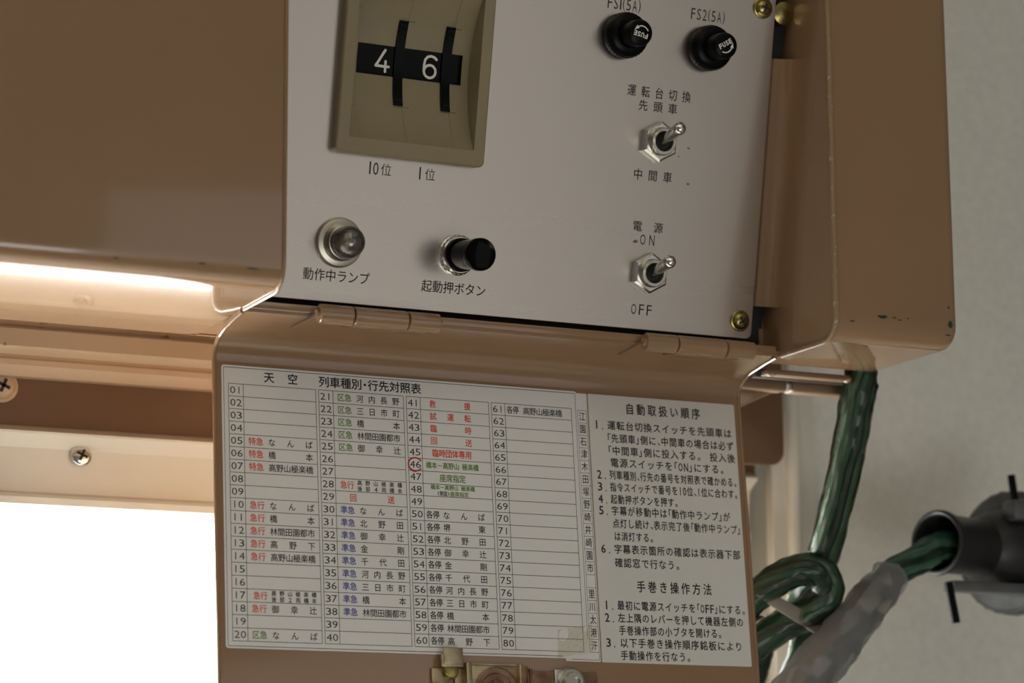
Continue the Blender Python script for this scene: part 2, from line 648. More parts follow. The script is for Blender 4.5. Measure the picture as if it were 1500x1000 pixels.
structure(bm, 'ceiling', M['cream'])

# driver's desk below the windscreen, pale laminate, out of view, added to bounce daylight up
bm = new_bm()
box(bm, -1200, 620, -330, YW, -700, -660, 6)
structure(bm, 'bounce_desk', M['desk'])
# window: cream enamelled head bar with a rounded bright nose, lip, right jamb, pane
win = finish(prism(new_bm(), [(118, -19), (110.5, -22.0), (109.4, -22.6), (109.6, -23.4), (114.6, -26.4), (115.4, -27.2), (117.6, -41.4), (115.6, -42.4), (115.2, -43.4),
                              (116.0, -45.6), (118.5, -46.8), (150, -46.8), (150, -19)], -1085, 152, 'x'), 'window_1', M['cream'], None, W(0, 0, 0))
win['kind'] = 'structure'


def win_part(name, x0, x1, y0, y1, z0, z1, bev, mt, seg=2):
    bb = new_bm()
    box(bb, x0, x1, y0, y1, z0, z1, bev, seg)
    return finish(bb, name, mt, win)


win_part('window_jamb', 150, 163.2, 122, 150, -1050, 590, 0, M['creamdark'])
win_part('window_jamb', 162.4, 168.6, 117, 150, -1050, 590, 0.8, M['cream'])
win_part('window_jamb', 168.2, 173.6, 113, 150, -1050, 590, 2.4, M['cream'], 4)
win_part('window_jamb', 173.2, 182.5, 119, 150, -1050, 590, 0.6, M['cream'])
win_part('window_sill', -1085, 152, 106, 150, -1080, -1050, 2, M['cream'])
win_part('window_jamb', -1110, -1080, 110, 150, -1050, -30, 2, M['cream'])
win_part('pane', -1082, 152, 140, 144, -1050, -46.5, 0, M['pane'])

# chrome screw in the head bar
def cross_screw(name, label, loc, rot, r, hgt, mat_head, dome=0.55, cat='screw', group=None, washer=None, parent=None, spin=0.4):
    t = thing(name, label, cat, loc, rot, group)
    b = new_bm()
    prof = [(r * 0.98, 0), (r, hgt * 0.25)]
    for i in range(1, 6):
        a = i / 6 * PI / 2
        prof.append((r * math.cos(a) * 0.98 if i < 6 else 0, hgt * (0.25 + dome * math.sin(a))))
    prof = [p for p in prof if p[0] > r * 0.18]
    top = prof[-1][1]
    prof.append((0, top))
    lathe(b, prof, n=28)
    finish(b, 'head', mat_head, t)
    b = new_bm()
    for k in range(2):
        c = bmesh.new()
        bmesh.ops.create_cube(c, size=1)
        c.transform(Matrix.Rotation(spin + k * PI / 2, 4, 'Y') @ Matrix.Diagonal((r * 1.05, 0.5, r * 0.24, 1)))
        merge(b, c, Matrix.Translation((0, -(top - 0.12), 0)))
    finish(b, 'cross_recess', M['dark'], t)
    if washer:
        b = new_bm()
        lathe(b, [(washer, 0), (washer, 0.5), (washer - 0.3, 0.7), (r * 0.9, 0.7)], n=28)
        finish(b, 'washer', mat_head, t)
    return t


cross_screw('cross_head_screw', 'shiny chrome cross-head screw in the cream window bar', W(-102.6, 115.0, -29.0), (-0.1, 0, 0), 3.6, 2.6, M['chrome'])
cross_screw('cross_head_screw', 'tan painted cross-head screw at the photo edge on the brown fascia', W(-129.8, 115.0, -7.6), (0, 0, 0), 4.4, 3.4, M['paint_rail'], washer=5.4)

# painted trims above the window: chipped tan rail, second rail, brown fascia
bm = prism(new_bm(), [(98.6, 9.4), (98, 8.6), (98.4, 3.0), (100.5, 1.8), (122, 1.8), (122, 40), (101.5, 40), (101.5, 9.6)], -1085, 150, 'x')
structure(bm, 'trim_1', M['paint_rail'])
bm = prism(new_bm(), [(107.2, 1.0), (106.6, 0.2), (106.8, -1.6), (110.8, -4.6), (122, -4.6), (122, 6), (107.2, 6)], -1085, 152, 'x')
structure(bm, 'trim_2', M['paint_rail'])
bm = prism(new_bm(), [(115, -3), (115, -20.6), (113.6, -21.6), (113.8, -22.4), (122, -22.4), (122, -3)], -1085, 154, 'x')
structure(bm, 'trim_3', M['paint_brown'])
# brown bracket plate with rounded corner hanging beside the window jamb
bm = prism(new_bm(), rrect(90, 156.6, -19.6, 40, 5.5), 98, 101, 'y', 0.4)
o = finish(bm, 'bracket_plate', M['paint_brown'], None, W(0, 0, 0))
tag(o, 'brown bracket plate with a rounded corner hanging behind the open cover', 'bracket')

# ================================================================== the control box
ctrl = thing('control_box', 'large tan painted metal control box with a cut-out front and rounded lower edge', 'control box', W(0, 0, 0))


def box_profile(yb, zt, r=7.5, yf=-33.0):
    pts = [(yb, zt), (yf, zt)]
    for i in range(9):
        a = PI + PI / 2 * i / 8
        pts.append((yf + r + r * math.cos(a), r + r * math.sin(a)))
    pts.append((yb, 0))
    return pts


XL, XR = -87.5, 97.6
b = prism(new_bm(), box_profile(44, 262), -460, XL, 'x')
finish(b, 'front_cover', M['paint'], ctrl, angle=30)
# right-hand post of the box: bevelled outer corner
b = bmesh.new()
poly = box_profile(14.5, 262)
A = [b.verts.new((XR, p[0], p[1])) for p in poly]
B = [b.verts.new((144.5, p[0], p[1])) for p in poly]
b.faces.new(A)
capf = b.faces.new(B[::-1])
for i in range(len(poly)):
    b.faces.new((A[i], B[i], B[(i + 1) % len(poly)], A[(i + 1) % len(poly)]))
bmesh.ops.recalc_face_normals(b, faces=b.faces)
bmesh.ops.bevel(b, geom=[e for e in capf.edges], offset=3.6, segments=4, profile=0.5, affect='EDGES')
finish(b, 'side_post', M['paint'], ctrl, angle=30)
b = new_bm()
box(b, XL - 1, XR + 1, -33, -31, 172, 262)
finish(b, 'front_cover', M['paint'], ctrl)
b = new_bm()
box(b, -460, 144, -33, 44, 260, 263)
finish(b, 'top_plate', M['paint'], ctrl)
b = new_bm()
box(b, XL - 2, 110, 43, 45, 0, 262)
box(b, 96.0, 98.0, 12, 45, 0, 262)
finish(b, 'back_plate', M['paint'], ctrl)
b = new_bm()
box(b, XL - 0.5, XR + 0.5, 2.0, 44, 0.4, 1.6)
box(b, XL - 0.5, XR - 1.5, 1.2, 2.2, 0.6, 3.0, 0.3)
finish(b, 'sill_plate', M['paint'], ctrl)
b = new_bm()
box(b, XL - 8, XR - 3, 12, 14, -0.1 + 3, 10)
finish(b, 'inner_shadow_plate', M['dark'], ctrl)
# rolled lips around the cut-out: down the front, round the bend, back to the hinge
def lip_path(x):
    P = [(x, -33.2, 172), (x, -33.2, 120), (x, -33.2, 60), (x, -33.2, 12)]
    for i in range(9):
        a = PI + PI / 2 * i / 8
        P.append((x, -33.0 + 7.5 + 7.7 * math.cos(a), 7.5 + 7.7 * math.sin(a)))
    P += [(x, -12, -0.2), (x, 0.0, -0.2)]
    return P


b = new_bm()
tube(b, lip_path(XR), 0.95, 10)
finish(b, 'opening_lip', M['paint_edge'], ctrl)
b = new_bm()
tube(b, lip_path(XL), 0.6, 10)
finish(b, 'opening_lip', M['paint'], ctrl)
# flange angle inside, beside the aluminium panel, with the two dark slots
tilt2 = math.radians(11.09)
b = new_bm()
box(b, 91.4, 97.0, 3.6, 4.8, 17.0, 98.5)
box(b, 89.0, 92.6, 3.0, 4.4, 17.0, 98.5)
finish(b, 'flange_strip', M['paint_brown'], ctrl, Vector((0, 8 * MM, 0)), (tilt2, 0, 0))
b = new_bm()
box(b, 84.0, 97.2, 6, 8, 2.0, 150)  # near-black sheet stands in for the shade inside the slots
finish(b, 'slot_shade_plate', M['dark'], ctrl, Vector((0, 8 * MM, 0)), (tilt2, 0, 0))
b = new_bm()
lathe(b, [(4.2, -10), (4.2, 0.5), (3.8, 1.6), (1.5, 2.4), (0, 2.5)], 94.0, 113.5, 20, 3)
finish(b, 'fixing_screw', M['brass'], ctrl, Vector((0, 8 * MM, 0)), (tilt2, 0, 0))
# rounded fold where the flange runs into the side wall
fold = [(97.58, -16), (97.5, -6)] + [(89.4 + 8 * math.cos(t_), -4.4 + 8 * math.sin(t_)) for t_ in [PI / 2 * k / 10 for k in range(11)]][:9] + [(93.5, 5.0), (98.4, 5.0), (98.4, -16)]
b = prism(new_bm(), fold, 17, 98.5, 'z')
finish(b, 'side_fold', M['paint'], ctrl, Vector((0, 8 * MM, 0)), (tilt2, 0, 0), angle=30)
# paint chips showing dark green undercoat
def chip(cx, cz, w, h, seed, y=-33.15, n=14):
    rnd = random.Random(seed)
    pts = [(cx + w / 2 * math.cos(2 * PI * k / n) * rnd.uniform(0.55, 1.1), cz + h / 2 * math.sin(2 * PI * k / n) * rnd.uniform(0.55, 1.1)) for k in range(n)]
    bb = new_bm()
    prism(bb, pts, y, y + 0.2, 'y')
    return finish(bb, 'paint_chip', M['chip'], ctrl, smooth=False)


for a in ((115.0, 7.9, 4.6, 1.3, 1), (119.3, 8.0, 1.6, 0.5, 2), (121.5, 7.4, 1.4, 0.4, 3), (124.5, 8.2, 0.8, 0.5, 9), (140.6, 7.6, 2.2, 2.6, 4), (103.5, 5.6, 2.2, 0.5, 5), (140.2, 13.0, 0.8, 1.0, 6), (139.6, 3.9, 2.6, 0.6, 7)):
    chip(*a)
# soft dark marks above the lower bend of the left cover
for a in ((-112, 7.2, 2.6, 0.5, 21), (-104.5, 8.4, 0.6, 0.6, 22), (-97, 7.0, 4.0, 0.4, 23), (-137, 6.5, 2.0, 0.4, 24)):
    chip(a[0], a[1] - 2.4, *a[2:], y=-32.72)

# ================================================================== aluminium panel
PLOC = W(0, 8, 0)
PROT = (tilt2, 0, 0)
rot2 = Matrix.Rotation(tilt2, 3, 'X')


def PW(x, z, h=0.0):     # panel-local mm -> world
    return PLOC + rot2 @ Vector((x * MM, -h * MM, z * MM))


b = new_bm()
ra, rb, rc = rrect(-87.0, 89.9, 5.9, 160, 2.0, 5), rrect(-86.8, 89.7, 6.1, 159.8, 1.9, 5), rrect(-59.0, -13.6, 53.4, 109.2, 0.5, 5)
rings = [[b.verts.new((q[0], y, q[1])) for q in pts] for pts, y in ((rc, 2.0), (ra, 2.0), (ra, 0.2), (rb, 0.0), (rc, 0.0), (rc, 2.0))]
for a, c in zip(rings, rings[1:]):
    for i in range(len(a)):
        b.faces.new((a[i], a[(i + 1) % len(a)], c[(i + 1) % len(a)], c[i]))
panel = finish(b, 'control_faceplate', M['alu'], None, PLOC, PROT)
tag(panel, 'brushed aluminium control panel sunk into the tan box, carrying the switches', 'panel')
p = Print(0.03)
H = 3.5
p.glyph('1', -47.9, 47.9, 3.4, 3.9); p.glyph('0', -46.0, 47.8, 1.8, 3.9)
p.glyph('位', -42.6, 47.7, 3.4, 3.7)
p.glyph('1', -31.3, 47.9, 3.4, 3.9); p.glyph('位', -27.9, 47.7, 3.4, 3.7)
p.line('動作中ランプ', -67.1, -45.2, 13.9, 3.7, bold=0.03)
p.line('起動押ボタン', -28.0, -6.0, 13.5, 3.7, bold=0.03)
for s, x0, x1, z in (('FS1(5A)', 28.3, 40.6, 108.6), ('FS2(5A)', 58.5, 71.4, 108.9)):
    wd = {'1': 0.5, '(': 0.55, ')': 0.55}
    ws = [wd.get(c, 1) for c in s]
    un = (x1 - x0) / sum(ws)
    x = x0
    for c, w_ in zip(s, ws):
        p.glyph(c, x + un * w_ / 2, z, (3.4 if c == '1' else un * w_ * 0.72), 4.3 if c in '()' else 3.6)
        x += un * w_
p.spread('運転台切換', 38.0, 60.9, 81.8, 3.6, 3.0, 0.04)
p.spread('先頭車', 42.4, 56.3, 77.4, 3.4, 3.2, 0.04)
p.spread('中間車', 42.4, 56.3, 55.3, 3.5, 3.2, 0.04)
p.spread('電源', 43.6, 54.4, 38.8, 3.3, 3.2, 0.04)
p.glyph('O', 47.5, 34.7, 1.9, 3.4); p.glyph('N', 50.8, 34.7, 1.9, 3.4)
for k, c in enumerate('OFF'):
    p.glyph(c, 46.1 + 2.8 * k, 12.3, 1.8, 3.4)
p.make('lettering', M['ink'], panel)
# rust specks and smudge marks
RUST = mat('rust', (0.24, 0.15, 0.06), 0.6)
for cx, cz, r_ in ((45.0, 33.9, 0.55), (44.4, 33.7, 0.3), (61.5, 65.5, 0.35), (62.3, 54.0, 0.4), (-17, 111, 0.3), (58.2, 62.5, 0.25)):
    sp = Print(0.02)
    sp.add([(cx + r_ * math.cos(k * PI / 5) * 1.5, cz + r_ * math.sin(k * PI / 5)) for k in range(10)], [tuple(range(10))])
    sp.make('rust_speck', RUST, panel)

for x, z, l in ((85.1, 11.6, 'yellow plated cross-head screw in the lower corner of the aluminium panel'), (84.9, 113.9, 'yellow plated cross-head screw in the upper corner of the aluminium panel')):
    cross_screw('cross_head_screw', l, PW(x, z), PROT, 2.9, 2.8, M['brass'], washer=3.5, spin=0.9 if z < 50 else 0.2, group='screws of the aluminium panel')

# ---- thumbwheel switch
sw = thing('thumbwheel_switch', 'olive beige two-digit thumbwheel switch showing 4 and 6', 'switch', PW(-36.4, 81.3), PROT)
# local origin at the centre of the bezel
BX0, BX1, BZ0, BZ1 = -24.7, 24.7, -29.9, 29.9
IX0, IX1, IZ0, IZ1 = -20.7, 20.9, -25.0, 25.0
b = new_bm()
outer = rrect(BX0, BX1, BZ0, BZ1, 1.8, 5)
inner = rrect(IX0, IX1, IZ0, IZ1, 0.4, 5)
n = len(outer)
rings = []
for pts, y in ((outer, 0), (outer, -3.5), (rrect(BX0 + .5, BX1 - .5, BZ0 + .5, BZ1 - .5, 1.5, 5), -4.0), (inner, -4.0), (inner, 8)):
    rings.append([b.verts.new((q[0], y, q[1])) for q in pts])
for a, c in zip(rings, rings[1:]):
    for i in range(n):
        b.faces.new((a[i], a[(i + 1) % n], c[(i + 1) % n], c[i]))
finish(b, 'bezel', M['olive'], sw)
RR = (25.0 ** 2 + 81) / 18.0


def scoop(z):            # outward height of the concave floor
    return 4.0 - (math.sqrt(max(RR * RR - z * z, 0)) - (RR - 9.0)) + 0.0


def arc_strip(bmx, x0, x1, z0, z1, dh, th=1.0, n=24):
    top, bot = [], []
    for i in range(n + 1):
        z = z0 + (z1 - z0) * i / n
        h = scoop(z) + dh
        top.append((bmx.verts.new((x0, -h, z)), bmx.verts.new((x1, -h, z))))
        bot.append((bmx.verts.new((x0, -h + th, z)), bmx.verts.new((x1, -h + th, z))))
    for i in range(n):
        bmx.faces.new((top[i][0], top[i][1], top[i + 1][1], top[i + 1][0]))
        bmx.faces.new((top[i][0], top[i + 1][0], bot[i + 1][0], bot[i][0]))
        bmx.faces.new((top[i][1], bot[i][1], bot[i + 1][1], top[i + 1][1]))
    for k in (0, n):
        bmx.faces.new((top[k][0], bot[k][0], bot[k][1], top[k][1]))
    return bmx


for x0, x1, dh in ((-20.7, -17.0, 0), (-16.96, -1.55, 0), (-1.48, 14.2, 0), (14.27, 20.9, 0)):
    finish(arc_strip(new_bm(), x0, x1, -25, 25, dh), 'switch_module', M['olive'], sw)
for x0, x1 in ((-16.7, 12.0),):
    finish(arc_strip(new_bm(), x0, x1, -4.4, 4.9, 0.12, 0.5), 'digit_window', M['blackgloss'], sw)
finish(arc_strip(new_bm(), 12.0, 18.3, -4.4, 4.9, 0.35, 0.8), 'drum_end', M['blackgloss'], sw)
for xc in (-3.0, 12.9):
    wh = finish(arc_strip(new_bm(), xc - 1.5, xc + 1.5, -13.3, 12.9, 0.75, 1.5), 'thumbwheel', M['black'], sw)
    for zz in (-11.5, 9.5, 11.6):
        bt = new_bm()
        box(bt, xc - 1.2, xc + 1.2, -scoop(zz) - 1.1, -scoop(zz) - 0.6, zz - 0.35, zz + 0.35)
        finish(bt, 'grip_rib', M['black'], wh)
hf = lambda z: scoop(z) + 0.18
d = Print(0)
ox, oz = -8.2, 0.0
d.stroke([(ox + 0.6, oz + 3.5), (ox - 2.2, oz - 1.5), (ox + 2.1, oz - 1.5)], 0.8, hf)
d.stroke([(ox + 1.0, oz + 0.1), (ox + 1.0, oz - 3.1)], 0.8, hf)
d.make('digit', M['white_ink'], sw)
d = Print(0)
ox = 7.7
pts = [(ox + 2.0, oz + 2.6), (ox + 1.3, oz + 3.2), (ox + 0.2, oz + 3.5), (ox - 1.0, oz + 3.2), (ox - 1.8, oz + 2.2), (ox - 2.0, oz + 0.6), (ox - 2.0, oz - 1.4)]
for k in range(13):
    a = PI + 2 * PI * k / 12
    pts.append((ox + 2.0 * math.cos(a), oz - 1.3 + 2.0 * math.sin(a)))
d.stroke(pts, 0.8, hf)
d.make('digit', M['white_ink'], sw)
sl = Print(0)
for x0, z in ((-19.8, 15.5), (-19.8, -14.6), (-1.4, 13.0), (-1.4, -13.6), (14.5, 12.6), (14.5, -13.4)):
    sl.add([(x0, z - 0.07, -scoop(z) - 0.04), (x0 + 2.2, z - 0.07, -scoop(z) - 0.04), (x0 + 2.2, z + 0.07, -scoop(z) - 0.04), (x0, z + 0.07, -scoop(z) - 0.04)], [(0, 1, 2, 3)])
sl.make('clip_groove', M['ink'], sw)['kind'] = 'stuff'

# ---- indicator lamp
lamp = thing('indicator_lamp', 'unlit round indicator lamp with clear dome lens and metal bezel', 'lamp', PW(-56.2, 24.2), PROT)
b = lathe(new_bm(), [(7.6, 0), (7.7, 0.6), (7.2, 1.5), (5.9, 1.9), (5.7, 1.9)], n=48)
finish(b, 'bezel', M['satin'], lamp)
b = lathe(new_bm(), [(5.8, 1.6), (5.7, 3.8), (5.5, 4.6), (5.2, 5.2), (4.9, 5.3), (4.7, 5.0), (4.6, 4.0), (4.5, 1.2), (0, 1.2)], n=48)
finish(b, 'collar', M['nickel'], lamp)
prof = [(4.8, 3.2), (4.9, 5.4), (4.9, 8.6)]
for i in range(1, 9):
    a = i / 8 * PI / 2
    prof.append((4.9 * math.cos(a) if i < 8 else 0, 8.6 + 4.3 * math.sin(a)))
finish(lathe(new_bm(), prof, n=40), 'lens', M['lens'], lamp)
prof = [(2.9, 1.2), (3.0, 5.0)]
for i in range(1, 7):
    a = i / 6 * PI / 2
    prof.append((3.0 * math.cos(a) if i < 6 else 0, 5.0 + 3.2 * math.sin(a)))
finish(lathe(new_bm(), prof, n=32), 'bulb', M['lampglass_dark'], lamp)

# ---- push button
pb = thing('push_button', 'tall glossy black push button in a chrome nut', 'button', PW(-16.9, 23.9), PROT)
b = new_bm()
lathe(b, [(6.4, 0), (6.4, 0.8), (5.9, 1.2), (5.9, 2.6), (5.5, 3.0), (4.9, 3.0)], n=48)
finish(b, 'nut', M['chrome'], pb)
b = new_bm()
for k in range(24):
    a = 2 * PI * k / 24
    c = bmesh.new()
    bmesh.ops.create_cube(c, size=1)
    c.transform(Matrix.Translation((5.95 * math.cos(a), -1.9, 5.95 * math.sin(a))) @ Matrix.Rotation(-a, 4, 'Y') @ Matrix.Diagonal((0.35, 1.4, 0.35, 1)))
    merge(b, c)
finish(b, 'knurling', M['nickel'], pb)
finish(lathe(new_bm(), [(5.3, 1.5), (5.3, 3.9), (5.0, 4.2), (4.4, 4.2)], n=40), 'collar', M['black'], pb)
finish(lathe(new_bm(), [(4.55, 2.5), (4.6, 15.0), (5.0, 15.5), (5.1, 16.5), (5.05, 18.2), (4.75, 18.6), (4.3, 18.5), (2.5, 18.25), (0, 18.2)], n=44), 'cap', M['blackgloss'], pb)

# ---- fuse holders
def fuse_holder(x, z, label, rot, flip):
    t = thing('fuse_holder', label, 'fuse holder', PW(x, z), PROT, 'fuse holders on the panel')
    finish(lathe(new_bm(), [(6.6, 0), (6.6, 1.0), (7.1, 1.1), (7.25, 2.0), (7.25, 4.0), (6.9, 5.2), (6.0, 5.9), (4.4, 6.1)], n=48), 'body', M['black'], t)
    b = new_bm()
    for k in range(36):
        a = 2 * PI * k / 36
        c = bmesh.new()
        bmesh.ops.create_cube(c, size=1)
        c.transform(Matrix.Translation((7.2 * math.cos(a), -2.9, 7.2 * math.sin(a))) @ Matrix.Rotation(-a, 4, 'Y') @ Matrix.Diagonal((0.3, 2.4, 0.5, 1)))
        merge(b, c)
    finish(b, 'grip_rib', M['black'], t)
    cap = finish(lathe(new_bm(), [(4.3, 5.5), (4.2, 12.6), (4.0, 13.1), (3.7, 13.3), (0, 13.3)], n=40), 'cap', M['black'], t)
    q = Print(13.33)
    R_ = lambda a, b_: (a * math.cos(rot) - b_ * math.sin(rot), a * math.sin(rot) + b_ * math.cos(rot))
    for k, c in enumerate('FUSE'):
        cx, cz = R_(-1.95 + 1.3 * k, 0.6)
        q.glyph(c, cx, cz, 0.95, 1.5, rot=rot, bold=0.07)
    arc = []
    for k in range(9):
        a = math.radians(-140 + 100 * k / 8)
        arc.append(R_(2.5 * math.cos(a) - 0.2, 2.5 * math.sin(a) + 0.35))
    q.stroke(arc, 0.36)
    tip = arc[-1]
    a = math.radians(50) + rot
    tri = [(tip[0] + 1.25 * math.cos(a), tip[1] + 1.25 * math.sin(a)), (tip[0] + 0.75 * math.cos(a + 2.2), tip[1] + 0.75 * math.sin(a + 2.2)), (tip[0] + 0.75 * math.cos(a - 2.2), tip[1] + 0.75 * math.sin(a - 2.2))]
    q.add([(u_, v_, -13.36) for u_, v_ in tri], [(0, 1, 2)])
    q.make('lettering', M['white_ink'], cap)['kind'] = 'stuff'
    return t


fuse_holder(34.5, 98.5, 'black round fuse holder with its white FUSE lettering upside down', math.radians(170), False)
fuse_holder(65.2, 98.2, 'black round fuse holder with FUSE lettering slanting upward, beside the panel edge', math.radians(33), True)

# ---- toggle switches
def toggle(x, z, label):
    t = thing('toggle_switch', label, 'toggle switch', PW(x, z), PROT, 'toggle switches on the panel')
    b = new_bm()
    lathe(b, [(6.4, 0.0), (6.6, 0.3), (6.6, 2.3), (5.8, 2.9), (4.2, 2.9)], sides=6, rot=PI / 2)
    finish(b, 'hex_nut', M['chrome'], t, angle=25)
    b = new_bm()
    lathe(b, [(4.6, 2.5), (4.5, 4.6), (4.2, 5.0), (3.3, 5.0), (3.05, 4.6), (3.0, 1.2), (0, 1.2)], n=36)
    finish(b, 'bushing', M['nickel'], t)
    b = new_bm()
    lathe(b, [(2.98, 3.0), (2.9, 3.1), (0, 3.0)], n=24)
    finish(b, 'socket', M['dark'], t)
    # lever thrown upward: tapered bat with a ball end
    base = Vector((0, -2.6, -0.4))
    tip = Vector((-0.5, -16.6, 3.9))
    dr = (tip - base)
    L = dr.length
    dr.normalize()
    prof = [(0, 1.45), (0.25, 1.5), (0.5, 1.7), (0.84, 2.0), (0.89, 2.1), (0.95, 2.0), (0.985, 1.6), (1.015, 0.9), (1.03, 0.05)]
    b = new_bm()
    tube(b, [base + dr * (L * a) for a, r_ in prof], [r_ for a, r_ in prof], 24)
    finish(b, 'lever', M['chrome'], t, angle=50)
    return t


toggle(50.0, 66.3, 'chrome toggle switch, lever up, below the upper vehicle labels')
toggle(50.1, 24.1, 'chrome toggle switch, lever up, between the ON and OFF labels')

# ================================================================== hinged cover, hanging open
tilt1 = math.radians(-5.24)
FLOC = W(0, 26.5, -9)
FROT = (tilt1, 0, 0)
rot1 = Matrix.Rotation(tilt1, 3, 'X')
rot1i = rot1.transposed()


def FW(x, z, h=0.0):
    return FLOC + rot1 @ Vector((x * MM, -h * MM, z * MM))


def flap_local(x, y, z):    # box coordinates (mm) -> flap local mm
    v = rot1i @ (W(x, y, z) - FLOC)
    return v * 1000


cover = thing('access_cover', 'tan painted hinged cover hanging open below the panel, carrying two notices', 'cover', FLOC, FROT)
# sheet profile: from the hinge back and down, round the bend, then flat
prof3 = []
for y, z in ((1.5, -0.4), (8, -1.2), (14.0, -2.2)):
    v = flap_local(0, y, z)
    prof3.append((v.y, v.z))
cx_, cz_ = prof3[-1]
# quadratic bend down to the flat sheet at y=0
P0 = Vector(prof3[-1]); P1 = Vector((0.4, 5.4)); P2 = Vector((0.0, -3.0))
for i in range(1, 11):
    t_ = i / 10
    q = (1 - t_) ** 2 * P0 + 2 * t_ * (1 - t_) * P1 + t_ * t_ * P2
    prof3.append((q.x, q.y))
prof3.append((0.0, -60.0))
prof3.append((0.0, -140.0))
b = new_bm()
nx = 44
X0, X1 = -87.6, 96.2
rows = []
# taper: corners cut where the sheet leaves the hinge (rounded upper corners)
L_ = [0.0]
for a, c in zip(prof3, prof3[1:]):
    L_.append(L_[-1] + math.hypot(c[0] - a[0], c[1] - a[1]))
th = 1.4
for (y, z), l in zip(prof3, L_):
    f = max(0.0, 1 - l / 7.0)
    ins = 3.0 * (1 - math.sqrt(max(0.0, 1 - f * f)))
    rows.append([(X0 + ins * 0.5 + (X1 - X0 - ins) * i / nx, y, z) for i in range(nx + 1)])
vs = [[b.verts.new(q) for q in r_] for r_ in rows]
for i in range(len(vs) - 1):
    for j in range(nx):
        b.faces.new((vs[i][j], vs[i][j + 1], vs[i + 1][j + 1], vs[i + 1][j]))
bmesh.ops.recalc_face_normals(b, faces=b.faces)
me_faces = list(b.faces)
bmesh.ops.solidify(b, geom=me_faces, thickness=th if me_faces[-1].normal.y < 0 else -th)
sheet = finish(b, 'sheet', M['paint'], cover, angle=40)
# raw edges of the sheet, worn and slightly bright
for X in (X0, X1):
    b = new_bm()
    tube(b, [(X + (0.1 if X < 0 else -0.1), y + th * 0.2, z) for y, z in prof3], 0.75, 8)
    finish(b, 'edge_bead', M['paint'], cover)

# ---- hinges (three knuckles each, pin and leaf)
def hinge(cx, label):
    h = thing('hinge', label, 'hinge', W(cx, 0, 0), (0, 0, 0), 'hinges of the open cover')
    # knuckles, centre lines along x, radius 2.7
    cy_, cz__, rk = -1.6, 0.1, 2.95
    for x0, x1 in ((-19.6, -8.9), (-8.5, 8.9), (9.3, 19.6)):
        bb = new_bm()
        tube(bb, [(x0, cy_, cz__), (x0 + .25, cy_, cz__), ((x0 + x1) / 2, cy_, cz__), (x1 - .25, cy_, cz__), (x1, cy_, cz__)], [rk * .88, rk, rk, rk, rk * .88], 28)
        finish(bb, 'knuckle', M['paint'], h)
    bb = new_bm()
    tube(bb, [(-20.6, cy_, cz__), (20.6, cy_, cz__)], 1.2, 12)
    finish(bb, 'pin', M['paint_edge'], h)
    bb = new_bm()
    tube(bb, [(-20.0, cy_, cz__ + 0.3), (-21.5, cy_ + 2.0, cz__ - 1.0), (-25.6, cy_ + 7.0, cz__ - 3.4)], 0.45, 8)
    finish(bb, 'pin_tail', M['paint_brown'], h)
    bb = new_bm()
    prism(bb, [(cy_ + 1.0, 2.8), (cy_ + 1.0, 1.2), (cy_ + 3.4, 0.6), (cy_ + 3.4, 2.2)], -19.5, 19.5, 'x')
    prism(bb, [(cy_, -2.7), (cy_ + 1.0, -2.9), (8, -1.75), (8, -0.9), (cy_ + 1, -1.2)], -8.4, 15.5, 'x')
    finish(bb, 'leaf', M['paint'], h)
    return h


def hinge_x(px):   # position along the axis
    return px


H1 = hinge(-44.9, 'painted three-knuckle hinge under the black push button')
H2 = hinge(65.9, 'painted three-knuckle hinge under the ON and OFF toggle switch')

# ---- destination table notice
def sheet_box(x0, x1, z0, z1, h0, h1, r):
    return prism(new_bm(), rrect(x0, x1, z0, z1, r, 4), -h1, -h0, 'y')


o = finish(sheet_box(27, 39.2, -91.0, -3.7, 0.0, 0.10, 0.3), 'notice_sheet', M['paper'], None, FLOC, FROT)
tag(o, 'older white notice strip peeping out between the two notices, station names in boxes', 'notice')
q = Print(0.12)
zt, zb = -9.4, -88.0
ch = (zt - zb) / 19
for k in range(20):
    q.hline(35.3, 38.8, zt - ch * k, 0.14)
q.vline(38.8, zb - 2.4, zt, 0.14); q.vline(35.6, zb, zt, 0.12)
for k, c in enumerate(STRIP):
    if c != '\u3000':
        q.glyph(c, 37.2, zt - ch * (k + 0.5), 2.2, 2.9, bold=0.03)
q.hline(29, 38.8, -90.4, 0.14)
q.make('lettering', M['ink'], o)

